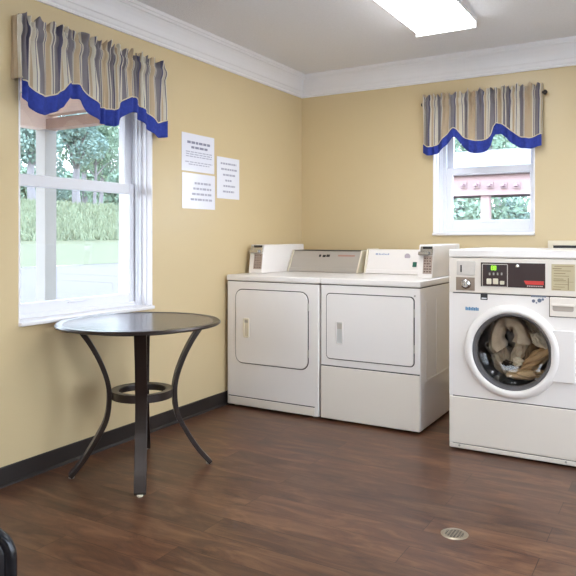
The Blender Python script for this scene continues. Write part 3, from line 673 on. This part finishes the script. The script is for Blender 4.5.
obj('gasket', MB().lathe([(.226, .012), (.215, .04), (.205, .075), (.212, .09), (.24, .095)], (CX, WY, CZ), 'y', 64), GASK, w, smooth=True)
drm = obj('drum', MB().lathe([(.24, .094), (.245, .12), (.245, .40), (.23, .43), (.12, .44), (.001, .44)], (CX, WY, CZ), 'y', 64), STEEL, w, smooth=True)
for k in range(3):
    an = PI / 2 + 2 * PI * k / 3 + .5
    p = Vector((CX + .24 * math.cos(an), 0, CZ + .24 * math.sin(an))); q = Vector((CX + .19 * math.cos(an), 0, CZ + .19 * math.sin(an)))
    tn = Vector((-math.sin(an), 0, math.cos(an))) * .03
    obj('drum_vane', MB().prism([(p + tn) + Vector((0, WY + .12, 0)), q + tn * .3 + Vector((0, WY + .12, 0)), q - tn * .3 + Vector((0, WY + .12, 0)), (p - tn) + Vector((0, WY + .12, 0))], (0, .27, 0)), STEEL, drm, .006)

# laundry inside the drum
def cloth(name, label, c, size, rot, col, seed, fold=14, amp=.18, loop=None):
    n, mm = 72, 44; mb = MB(); c = Vector(c); R3 = Matrix.Rotation(rot, 3, 'Y')
    for j in range(mm + 1):
        th = PI * j / mm
        for i in range(n):
            ph = 2 * PI * i / n
            d = Vector((math.sin(th) * math.cos(ph), math.cos(th), math.sin(th) * math.sin(ph)))
            q = d * 1.6 + Vector((seed * 3.1, seed, -seed))
            r = 1 + amp * (noise.noise(q) * 1.2 + .55 * math.sin(fold * (d.x * .6 + d.z * .8) + 3.5 * noise.noise(q * 1.3)) + .25 * noise.noise(q * 3.4))
            mb.v.append(c + R3 @ Vector((d.x * size[0] * r, d.y * size[1] * r, d.z * size[2] * r)))
    mb.f = [(j * n + i, j * n + (i + 1) % n, (j + 1) * n + (i + 1) % n, (j + 1) * n + i) for j in range(mm) for i in range(n)]
    m = mat(name + str(seed) + '_cloth', col, .9, spec=.1, var=.15, vscale=30, bump=.2, bscale=400)
    o = obj(name, mb, m, None, smooth=True)
    bm = bmesh.new(); bm.from_mesh(o.data); bmesh.ops.remove_doubles(bm, verts=bm.verts, dist=1e-5); bm.to_mesh(o.data); bm.free()
    return tag(o, label, 'laundry', 'laundry in the washer drum')
YD = WY + .15
def LP(dx, dz, dy=0): return (CX + dx, YD + dy, CZ + dz)
# a garment curled into a loop around a dark hollow
lp = []; rad = []
for k in range(40):
    t = k / 39; a = math.radians(-140 - 268 * t) ; R_ = .082 + .012 * math.sin(5 * t)
    if t < .86: lp.append(Vector(LP(-.035 + R_ * .86 * math.cos(a), .042 + R_ * 1.15 * math.sin(a), .015 * math.sin(6 * t)))); rad.append(.040 + .008 * math.sin(17 * t) + .004 * math.sin(31 * t))
mbt = MB(); ref = None; nn = 28
for i, p in enumerate(lp):
    t = (lp[min(i + 1, len(lp) - 1)] - lp[max(i - 1, 0)]).normalized(); ref = Vector((0, 1, 0)); b_ = t.cross(ref).normalized()
    for k in range(nn):
        a = 2 * PI * k / nn; rr = rad[i] * (1 + .14 * math.sin(5 * a + i * .12) + .18 * noise.noise(Vector((a * 1.2, i * .2, 3))))
        mbt.v.append(p + (ref * math.cos(a) * 1.3 + b_ * math.sin(a)) * rr)
mbt.f = [(i * nn + k, i * nn + (k + 1) % nn, (i + 1) * nn + (k + 1) % nn, (i + 1) * nn + k) for i in range(len(lp) - 1) for k in range(nn)] + [tuple(range(nn)), tuple(range((len(lp) - 1) * nn, len(lp) * nn))]
tag(obj('garment', mbt, mat('grey_brown_cloth', srgb(184, 166, 144), .9, spec=.1, var=.2, vscale=25), None, smooth=True), 'grey-brown garment curled in a loop at the upper left of the washer drum', 'laundry', 'laundry in the washer drum')
cloth('garment', 'dark brown garment at the back of the drum, inside the curled loop', LP(-.03, .03, .17), (.13, .07, .12), .3, srgb(112, 98, 84), 2)
cloth('garment', 'grey-brown garment bunched along the top of the drum', LP(.075, .125, .10), (.10, .06, .05), .75, srgb(160, 146, 126), 5)
cloth('shirt', 'grey-beige shirt sleeve hanging diagonally across the middle of the drum', LP(.012, -.005, .03), (.034, .035, .115), .45, srgb(190, 174, 152), 12, 12, .16)
cloth('shirt', 'brown shirt falling down the right of the sleeve in the middle of the drum', LP(.062, .012, .06), (.036, .04, .11), .35, srgb(150, 132, 112), 13, 12, .16)
cloth('cloth', 'pale cream cloth at the right of the washer drum', LP(.115, .045, .02), (.055, .04, .036), .55, srgb(226, 214, 192), 3, 9, .14)
cloth('trousers', 'tan folded cloth slanting at the lower right of the drum', LP(.095, -.06, .03), (.098, .05, .04), -.75, srgb(206, 170, 128), 4, 10, .14)
cloth('towel', 'grey-brown towel lying at the lower left of the drum', LP(-.080, -.085, .06), (.115, .06, .065), .8, srgb(164, 148, 128), 6, 16, .2)
cloth('sock', 'small crumpled white sock at the bottom middle of the drum', LP(.005, -.075, -.012), (.030, .022, .022), -.5, srgb(224, 210, 186), 7, 7, .25)
cloth('sock', 'small dark sock at the bottom, left of the white sock', LP(-.048, -.098, -.005), (.034, .022, .020), .3, srgb(58, 50, 44), 8, 7, .25)
cloth('cloth', 'light tan cloth lowest at the bottom of the drum', LP(.03, -.148, .02), (.098, .05, .032), -.1, srgb(206, 176, 136), 9, 9, .16)

# washer outlet box on the back wall, seen over the washer
ob = thing('outlet_box', 'beige plastic washer outlet box on the back wall behind the washer', 'outlet box', (2.21, 0, 1.0))
bz = ony(560, 240.6, -.02).z; bx0 = ony(547.8, 245, -.02).x
obj('faceplate', MB().box(bx0, bx0 + .034, -.02, -.0005, .94, bz).box(bx0 + .30, bx0 + .334, -.02, -.0005, .94, bz).box(bx0 + .034, bx0 + .30, -.02, -.0005, bz - .034, bz).box(bx0 + .034, bx0 + .30, -.02, -.0005, .94, .97), OFFW, ob, .003)
obj('recess', MB().box(bx0 + .034, bx0 + .30, -.006, -.001, .97, bz - .034), DARK, ob, label='dark recess of the box')
for k in (.10, .22): obj('tap', MB().cyl((bx0 + k, -.006, 1.03), (bx0 + k, -.05, 1.03), .012, n=12).cyl((bx0 + k - .02, -.04, 1.05), (bx0 + k + .02, -.04, 1.05), .006, n=10), CHROME, ob, smooth=True)

# ---------------------------------------------------------------- round table
TX, TY, TZ = .414, -2.444, .767
t = thing('round_table', 'round dark bronze metal table with curved legs under the large window', 'table', (TX, TY, 0))
TR = .414
top = obj('tabletop', MB().lathe([(0, -.012), (TR - .03, -.012), (TR - .03, -.002), (0, -.002)], (TX, TY, TZ), 'z', 96), TABLETOP, t, smooth=True)
obj('rim', MB().lathe([(TR - .040, -.003), (TR - .030, .001), (TR - .008, .0005), (TR, -.007), (TR, -.012), (TR - .005, -.016), (TR - .034, -.016)], (TX, TY, TZ), 'z', 96, True), BRONZE, t, smooth=True, label='raised bronze rim')
def smoothpath(pts, k=5):
    out = []
    P_ = [pts[0]] + pts + [pts[-1]]
    for i in range(1, len(P_) - 2):
        for j in range(k):
            u = j / k; a, b, c, d = P_[i - 1], P_[i], P_[i + 1], P_[i + 2]
            out.append(tuple(.5 * (2 * b[m] + (c[m] - a[m]) * u + (2 * a[m] - 5 * b[m] + 4 * c[m] - d[m]) * u * u + (-a[m] + 3 * b[m] - 3 * c[m] + d[m]) * u ** 3) for m in range(2)))
    out.append(pts[-1]); return out
prof = smoothpath([(.318, .750), (.258, .665), (.208, .57), (.173, .47), (.164, .385), (.178, .28), (.222, .19), (.285, .09), (.352, .010)])
LX, LY = TX + .012, TY + .007
for k in range(4):
    an = math.radians((228.4, 311.0, 48.4, 130.0)[k]); cr, sr = math.cos(an), math.sin(an)
    lg = obj('leg', MB().bar([(LX + r_ * cr, LY + r_ * sr, z_) for r_, z_ in prof], (-sr, cr, 0), .058, .024), BRONZE, t, .003)
    obj('foot_glide', MB().lathe([(0, 0), (.014, 0), (.015, .008), (0, .010)], (LX + .345 * cr, LY + .345 * sr, 0), 'z', 14), OFFW if k == 1 else GREYP, lg, smooth=True)
obj('support_ring', MB().lathe([(.150, -.02), (.156, -.02), (.156, .02), (.150, .02), (.120, .018), (.118, .012), (.143, .008), (.143, -.02)], (LX, LY, .40), 'z', 64, True), BRONZE, t, smooth=True)
obj('top_frame', MB().lathe([(.30, -.035), (.26, -.035), (.26, -.013), (.30, -.013)], (TX, TY, TZ), 'z', 64, True), BRONZE, t)

# ---------------------------------------------------------------- floor drain
dc_ = onz(454.5, 534.0)
fd = thing('floor_drain', 'round perforated metal drain cover set in the wood floor', 'drain', (dc_.x, dc_.y, 0))
DM = mat('worn_brass_steel', srgb(168, 156, 138), .35, metal=.7, var=.15, vscale=80)
obj('drain_ring', MB().lathe([(.038, .0005), (.039, .0035), (.050, .0035), (.055, .0005)], (dc_.x, dc_.y, 0), 'z', 40, True), DM, fd, smooth=True)
obj('sump', MB().cyl((dc_.x, dc_.y, .0003), (dc_.x, dc_.y, .0009), .043, n=32), DARK, fd)
gr = MB()
for k in range(-3, 4):
    hw = math.sqrt(max(0, .039 ** 2 - (k * .0125) ** 2))
    if hw < .006: continue
    gr.box(dc_.x + k * .0125 - .0017, dc_.x + k * .0125 + .0017, dc_.y - hw, dc_.y + hw, .001, .0024)
    gr.box(dc_.x - hw, dc_.x + hw, dc_.y + k * .0125 - .0017, dc_.y + k * .0125 + .0017, .001, .0023)
obj('grate', gr, DM, fd)

# ---------------------------------------------------------------- chair at the near left corner
cr_ = CAM + FW * .95 + RT * (-.401)
ctop = CAM.z - (534 - HOR) / FPX * .95
ang = YAW
ch_o = cr_ - RT * .22 + FW * .2
ch = thing('chair', 'black chair at the near left corner, only the rounded corner of its backrest showing', 'chair', (ch_o.x, ch_o.y, 0))
def CP(l, f, z): return cr_ + RT * l + FW * f + UP * (z - cr_.z)
BLK = mat('black_leatherette', srgb(34, 33, 36), .32, var=.1, coat=.3); BLKM = mat('black_metal', srgb(30, 30, 34), .25, metal=.4)
def rr_local(l0, l1, z0, z1, r, f0, f1, lean=0):
    pts = []
    for cx, cz, a0 in ((l1 - r, z1 - r, 0), (l0 + r, z1 - r, 90), (l0 + r, z0 + r, 180), (l1 - r, z0 + r, 270)):
        for k in range(9):
            a = math.radians(a0 + 90 * k / 8); pts.append((cx + r * math.cos(a), cz + r * math.sin(a)))
    n = len(pts)
    return MB().add([CP(l, f0, z) for l, z in pts] + [CP(l, f1, z) for l, z in pts], [tuple(range(n)), tuple(range(n, 2 * n))[::-1]] + [(i, (i + 1) % n, n + (i + 1) % n, n + i) for i in range(n)])
obj('backrest', rr_local(-.438, -.004, ctop - .24, ctop - .004, .034, .004, .026), BLK, ch, .008, seg=3)
fr_ = [(-.44 + .0, .03), (-.44, ctop - .04)]
pth = [CP(-.442, .012, .02)] + [CP(-.442, .012, ctop - .04)] + [CP(-.442 + .04 - .04 * math.cos(a), .012, ctop - .04 + .04 * math.sin(a)) for a in [PI / 2 * k / 6 for k in range(1, 7)]] + \
      [CP(-.04 + .04 * math.sin(a), .012, ctop - .04 + .04 * math.cos(a)) for a in [PI / 2 * k / 6 for k in range(0, 7)]] + [CP(0, .012, .02)]
obj('back_frame', MB().tube(pth, .009, 12), BLKM, ch, smooth=True)
sq = []
for l, f in ((-.43, .03), (-.01, .03), (-.02, .43), (-.42, .43)): sq.append((l, f))
obj('seat', MB().hexa([CP(l, f, .43) for l, f in sq] + [CP(l, f, .47) for l, f in sq]), BLK, ch, .015, seg=3)
for l in (-.42, -.02):
    obj('leg', MB().tube([CP(l, .08, .44), CP(l, .42, .012)], .010, 10), BLKM, ch, smooth=True)
    obj('leg', MB().tube([CP(l - .02 if l < -.2 else l + .02, .012, .44), CP(l - .02 if l < -.2 else l + .02, .012, .0)], .0105, 10), BLKM, ch, smooth=True)

# ---------------------------------------------------------------- outdoors
def rough_ground(name, m, x0, x1, y0, y1, zf, nx=30, ny=30, jit=.0):
    mb = MB(); rn = random.Random(name)
    for i in range(nx + 1):
        for j in range(ny + 1):
            x = x0 + (x1 - x0) * i / nx; y = y0 + (y1 - y0) * j / ny
            mb.v.append(Vector((x, y, zf(x, y) + rn.uniform(-jit, jit))))
    mb.f = [(i * (ny + 1) + j, (i + 1) * (ny + 1) + j, (i + 1) * (ny + 1) + j + 1, i * (ny + 1) + j + 1) for i in range(nx) for j in range(ny)]
    return struct(name, mb, m, smooth=True)
def hill(x, y):
    d = max(-x, (y - 4) * .8)
    if d < 23: return -.2
    if d < 31: return -.2 + (d - 23) / 8 * 1.1
    if d < 46: return .9 + (d - 31) / 15 * 3.3
    return 4.2 + (d - 46) * .06
GRAVEL = mat('pale_gravel', srgb(80, 72, 72), .95, var=.12, vscale=1.5)
GRASS = mat('pale_grass', srgb(78, 79, 54), .95, var=.2, vscale=.6)
struct('ground_gravel', MB().box(-23.2, 25, -25, 25, -.4, -.2), GRAVEL)
rough_ground('ground_lawn', GRASS, -130, -22.9, -30, 110, lambda x, y: hill(x, y) + .02, 60, 30, .02)
rough_ground('ground_lawn', GRASS, -22.9, 60, 24.9, 90, lambda x, y: -.2 + max(0, y - 26) * .07, 40, 30, .02)
BOUNCE = mat('pale_bounce_pad', srgb(205, 202, 196), .9, var=.05, vscale=2)
struct('ground_bounce_pad', MB().box(X1 + TH + .02, 15, -16, 4, -.2, -.16).box(-1, X1 + TH + .02, -16, Y0 - TH - .02, -.2, -.16), BOUNCE)  # unseen pale pads, added to bounce daylight up to the ceiling
# tall grass on the bank (uncountable)
rn = random.Random(4); tg = MB()
for k in range(9000):
    d_ = rn.uniform(31, 46); px = rn.uniform(0, 150); v = ray(px, 237); tt = (d_ + CAM.x) / -v.x
    p = CAM + v * tt; z = hill(p.x, p.y); hgt = rn.uniform(.25, .55); a = rn.uniform(0, PI); wv = Vector((math.cos(a), math.sin(a), 0)) * .09
    b0 = Vector((p.x, p.y, z)); ln = Vector((rn.uniform(-.2, .2), rn.uniform(-.2, .2), hgt))
    tg.add([b0 - wv, b0 + wv, b0 + ln], [(0, 1, 2)])
tag(obj('tall_grass', tg, mat('tall_grass_blades', srgb(110, 118, 94), .9, var=.3, vscale=.5)), 'pale tall grass on the bank beyond the gravel, through the large window', 'grass', kind='stuff')
# porch along the left wall
WOOD = mat('weathered_pinkish_wood', srgb(212, 188, 172), .85, var=.12, vscale=5); WOODP = mat('pale_post_wood', srgb(150, 145, 140), .8, var=.1, vscale=6)
pc = onx(46.2, 237, -1.42)
po = thing('porch', 'pale wooden porch with square post and beams outside the large window', 'porch', (pc.x, pc.y - 2.5, -.2))
HW = .054
for yy in (pc.y, pc.y - 3.2): obj('post', MB().box(pc.x - HW, pc.x + HW, yy - HW, yy + HW, -.2, 2.02), WOODP, po, .004, label='pale square post')
obj('beam', MB().box(pc.x - .05, pc.x + .05, pc.y - 3.4, pc.y + .07, 2.02, 2.26), WOOD, po, .004)
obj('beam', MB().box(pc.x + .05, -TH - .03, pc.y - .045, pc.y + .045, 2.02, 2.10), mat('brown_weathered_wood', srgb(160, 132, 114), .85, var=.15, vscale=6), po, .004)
obj('beam', MB().box(pc.x + .05, -TH - .03, pc.y - .045, pc.y + .045, 2.13, 2.26), WOOD, po, .004)
for k in range(8): obj('rafter', MB().box(pc.x - .3, -TH - .03, pc.y - .5 - k * .41, pc.y - .455 - k * .41, 2.26, 2.38), WOOD, po)
obj('roof_deck', MB().box(pc.x - .4, -TH - .03, pc.y - 3.5, pc.y + .25, 2.38, 2.42), WOOD, po)
struct('ground_porch_slab', MB().box(pc.x - .3, -TH - .03, pc.y - 3.5, pc.y + .3, -.2, -.06), mat('pale_concrete', srgb(196, 192, 188), .9, var=.06))

# trees
LEAF = [mat('hazed_leaves_blue_green', srgb(108, 128, 120), .8, var=.35, vscale=.7), mat('hazed_leaves_green', srgb(112, 132, 112), .8, var=.35, vscale=.7)]  # distance haze is mixed into these pale leaf colours
BARK = mat('grey_bark', srgb(112, 108, 112), .9, var=.2)
def tree(label, p, h, cr, tr, leaf, seed, n=6500, low=.3, ls=.2):
    rn = random.Random(seed); r = thing('tree', label, 'tree', p, 'trees outside')
    zt = h * .72; pts = [Vector(p) + Vector((.15 * math.sin(k * .9 + seed), .12 * math.cos(k * 1.3 + seed), zt * k / 7 - .3)) for k in range(8)]
    tk = MB().tube(pts, [tr * (1 - .09 * k) for k in range(8)], 9)
    for k in range(7):
        a = rn.uniform(0, 2 * PI); q = pts[3 + k % 4]; e = q + Vector((math.cos(a) * cr * .7, math.sin(a) * cr * .7, h * .16))
        tk.tube([q, q.lerp(e, .5) + Vector((0, 0, .15)), e], [tr * .4, tr * .28, tr * .1], 6)
    obj('trunk', tk, BARK, r, smooth=True)
    cl = [Vector((rn.gauss(0, .42) * cr, rn.gauss(0, .42) * cr, h * rn.uniform(low + .08, .93))) for _ in range(26)]
    lf = MB()
    for k in range(n):
        c = cl[k % len(cl)]; d_ = Vector((rn.gauss(0, 1), rn.gauss(0, 1), rn.gauss(0, .8))).normalized() * cr * .42 * rn.uniform(.4, 1) ** .5
        q = Vector(p) + c + d_; s = ls * rn.uniform(.6, 1.3)
        u = Vector((rn.gauss(0, 1), rn.gauss(0, 1), rn.gauss(0, 1))).normalized(); v = u.orthogonal().normalized() * s * .55; u = u * s
        lf.add([q - u, q + v, q + u, q - v], [(0, 1, 2, 3)])
    obj('foliage', lf, leaf, r)
def tp(px, dep):
    q = CAM + ray(px, 237) * dep; return (q.x, q.y, hill(q.x, q.y))
tree('broad tree left of the porch post, seen through the large window', tp(31, 62), 12, 3.0, .42, LEAF[0], 1)
tree('thick-trunked tree just right of the porch post on the grassy bank', tp(76.5, 71), 13, 3.2, .48, LEAF[0], 2)
tree('thin-trunked tree at the right of the large window, left one of a pair', tp(95.5, 80), 12.5, 3.0, .22, LEAF[1], 3)
tree('thin-trunked tree at the right of the large window, right one of a pair', tp(101.5, 89), 12, 3.0, .3, LEAF[1], 4, 5000)
tree('far tree filling the gap behind the porch post', tp(52, 98), 16, 3.4, .5, LEAF[0], 5, 6000, .0)
tree('far tree behind the thick-trunked tree', tp(84, 107), 17, 3.6, .5, LEAF[1], 6, 6000, .0)
tree('far tree near the left edge of the large window', tp(16, 117), 18, 3.8, .5, LEAF[0], 7, 6000, .0)
tree('far low tree at the right side of the large window', tp(118, 127), 15, 3.8, .4, LEAF[1], 8, 6000, .0)

ug = MB(); rn = random.Random(9)
for k in range(13000):
    px = rn.uniform(-5, 150); dep = rn.uniform(112, 124); q = CAM + ray(px, 237) * dep; z = hill(q.x, q.y) + rn.uniform(-.3, 6.5) * rn.uniform(.55, 1)
    q = Vector((q.x, q.y, z)); u = Vector((rn.gauss(0, 1), rn.gauss(0, 1), rn.gauss(0, 1))).normalized(); v = u.orthogonal().normalized() * .3; u = u * .5
    ug.add([q - u, q + v, q + u, q - v], [(0, 1, 2, 3)])
tag(obj('undergrowth', ug, LEAF[1]), 'grey-green undergrowth behind the tree trunks, through the large window', 'undergrowth', kind='stuff')

# picnic shelter beyond the back window
ey = 6.0
sa, sb = ony(455, 176, ey), ony(530, 172, ey)
SL = sa.x - 3.4; SR = sb.x + 2.2; ez1 = ony(490, 175.0, ey).z; ez0 = ony(490, 195.0, ey).z
sh = thing('picnic_shelter', 'pinkish wooden shelter with shingled roof outside the small back window', 'shelter', ((SL + SR) / 2, ey + 2.5, -.2))
SHW = mat('shelter_pink_wood', srgb(162, 138, 138), .85, var=.08, vscale=4)
def shingle_mat():
    m = mat('pale_shingles', srgb(102, 95, 95), .9, var=.05)
    nt = m.node_tree; b = nt.nodes['Principled BSDF']; tc = nt.nodes.new('ShaderNodeTexCoord'); w_ = nt.nodes.new('ShaderNodeTexBrick')
    w_.inputs['Scale'].default_value = 1; w_.inputs['Brick Width'].default_value = .35; w_.inputs['Row Height'].default_value = .16; w_.inputs['Mortar Size'].default_value = .012
    w_.inputs['Color1'].default_value = srgb(106, 98, 98); w_.inputs['Color2'].default_value = srgb(98, 90, 90); w_.inputs['Mortar'].default_value = srgb(86, 72, 74)
    nt.links.new(tc.outputs['Object'], w_.inputs['Vector']); nt.links.new(w_.outputs[0], b.inputs['Base Color']); return m
obj('fascia', MB().box(SL, SR, ey, ey + .05, ez0, ez1), SHW, sh)
for px in (464, 477, 490.5, 504, 517): 
    q = ony(px, 185.3, ey); obj('bracket', MB().box(q.x - .05, q.x + .05, ey - .03, ey, q.z - .05, q.z + .05).box(q.x - .025, q.x + .025, ey - .16, ey, q.z - .02, q.z + .02), mat('dark_bolt_metal', srgb(150, 126, 130), .6), sh)
rise = .36
obj('roof', MB().add([(SL - .2, ey - .1, ez1), (SR + .2, ey - .1, ez1), (SR + .2, ey + 3.1, ez1 + 0.75), (SL - .2, ey + 3.1, ez1 + 0.75), (SR + .2, ey + 6.3, ez1), (SL - .2, ey + 6.3, ez1),
      (SL - .2, ey - .1, ez1 + .05), (SR + .2, ey - .1, ez1 + .05), (SR + .2, ey + 3.1, ez1 + 0.81), (SL - .2, ey + 3.1, ez1 + 0.81), (SR + .2, ey + 6.3, ez1 + .05), (SL - .2, ey + 6.3, ez1 + .05)],
      [(0, 3, 2, 1), (3, 5, 4, 2), (6, 7, 8, 9), (9, 8, 10, 11), (0, 1, 7, 6), (4, 5, 11, 10), (1, 2, 8, 7), (2, 4, 10, 8), (0, 6, 9, 3), (3, 9, 11, 5)]), shingle_mat(), sh, label='pale shingled roof')
for yy in (ey + .12, ey + 6.0):
    for xx in (SL + .1, ony(486, 200, ey + .12).x, SR - .1): obj('post', MB().box(xx - .07, xx + .07, yy - .07, yy + .07, -.2, ez1 - .02), SHW, sh)
def bt2(px, dep, dz=-.2): q = CAM + ray(px, 237) * dep; return (q.x, q.y, max(-.2, -.2 + max(0, q.y - 26) * .07))
tree('leafy tree behind the shelter, at the left of the small back window', bt2(456, 27), 7.6, 2.6, .22, LEAF[1], 11, 6000, .15, .12)
tree('low bushy tree far behind the shelter, at the right of the small back window', bt2(515, 62), 3.4, 2.0, .2, LEAF[0], 12, 4000, .0, .16)
tree('tall tree rising over the middle of the shelter roof', bt2(497, 46), 12.5, 3.0, .3, LEAF[1], 13, 6000, .35, .16)

# ---------------------------------------------------------------- light, camera
wd = bpy.data.worlds.new('sky'); bpy.context.scene.world = wd; wd.use_nodes = True
bg = wd.node_tree.nodes['Background']
tcw = wd.node_tree.nodes.new('ShaderNodeTexCoord'); sp = wd.node_tree.nodes.new('ShaderNodeSeparateXYZ'); rp = wd.node_tree.nodes.new('ShaderNodeValToRGB')
wd.node_tree.links.new(tcw.outputs['Generated'], sp.inputs[0]); wd.node_tree.links.new(sp.outputs[2], rp.inputs[0]); wd.node_tree.links.new(rp.outputs[0], bg.inputs[0])
rp.color_ramp.elements[0].color = (.84, .92, 1, 1); rp.color_ramp.elements[1].color = (.52, .74, 1, 1)
bg.inputs[1].default_value = 4.4
cam = bpy.data.cameras.new('camera'); co = bpy.data.objects.new('camera', cam); COL.objects.link(co)
cam.sensor_width = 36; cam.sensor_fit = 'HORIZONTAL'; cam.lens = FPX / 576 * 36; cam.clip_start = .05; cam.clip_end = 400
cam.shift_y = (HOR - 288) / 576
co.location = CAM; co.rotation_euler = (PI / 2, 0, YAW)
sc = bpy.context.scene; sc.camera = co
vs = sc.view_settings; sc.display_settings.display_device = 'sRGB'; vs.view_transform = 'Standard'; vs.look = 'None'; vs.gamma = 1; vs.use_curve_mapping = False; vs.exposure = 1.27
cy_ = sc.cycles; cy_.max_bounces = 10; cy_.diffuse_bounces = 5; cy_.glossy_bounces = 4; cy_.transparent_max_bounces = 16; cy_.use_denoising = True; cy_.sample_clamp_indirect = 6; cy_.caustics_reflective = False; cy_.caustics_refractive = False
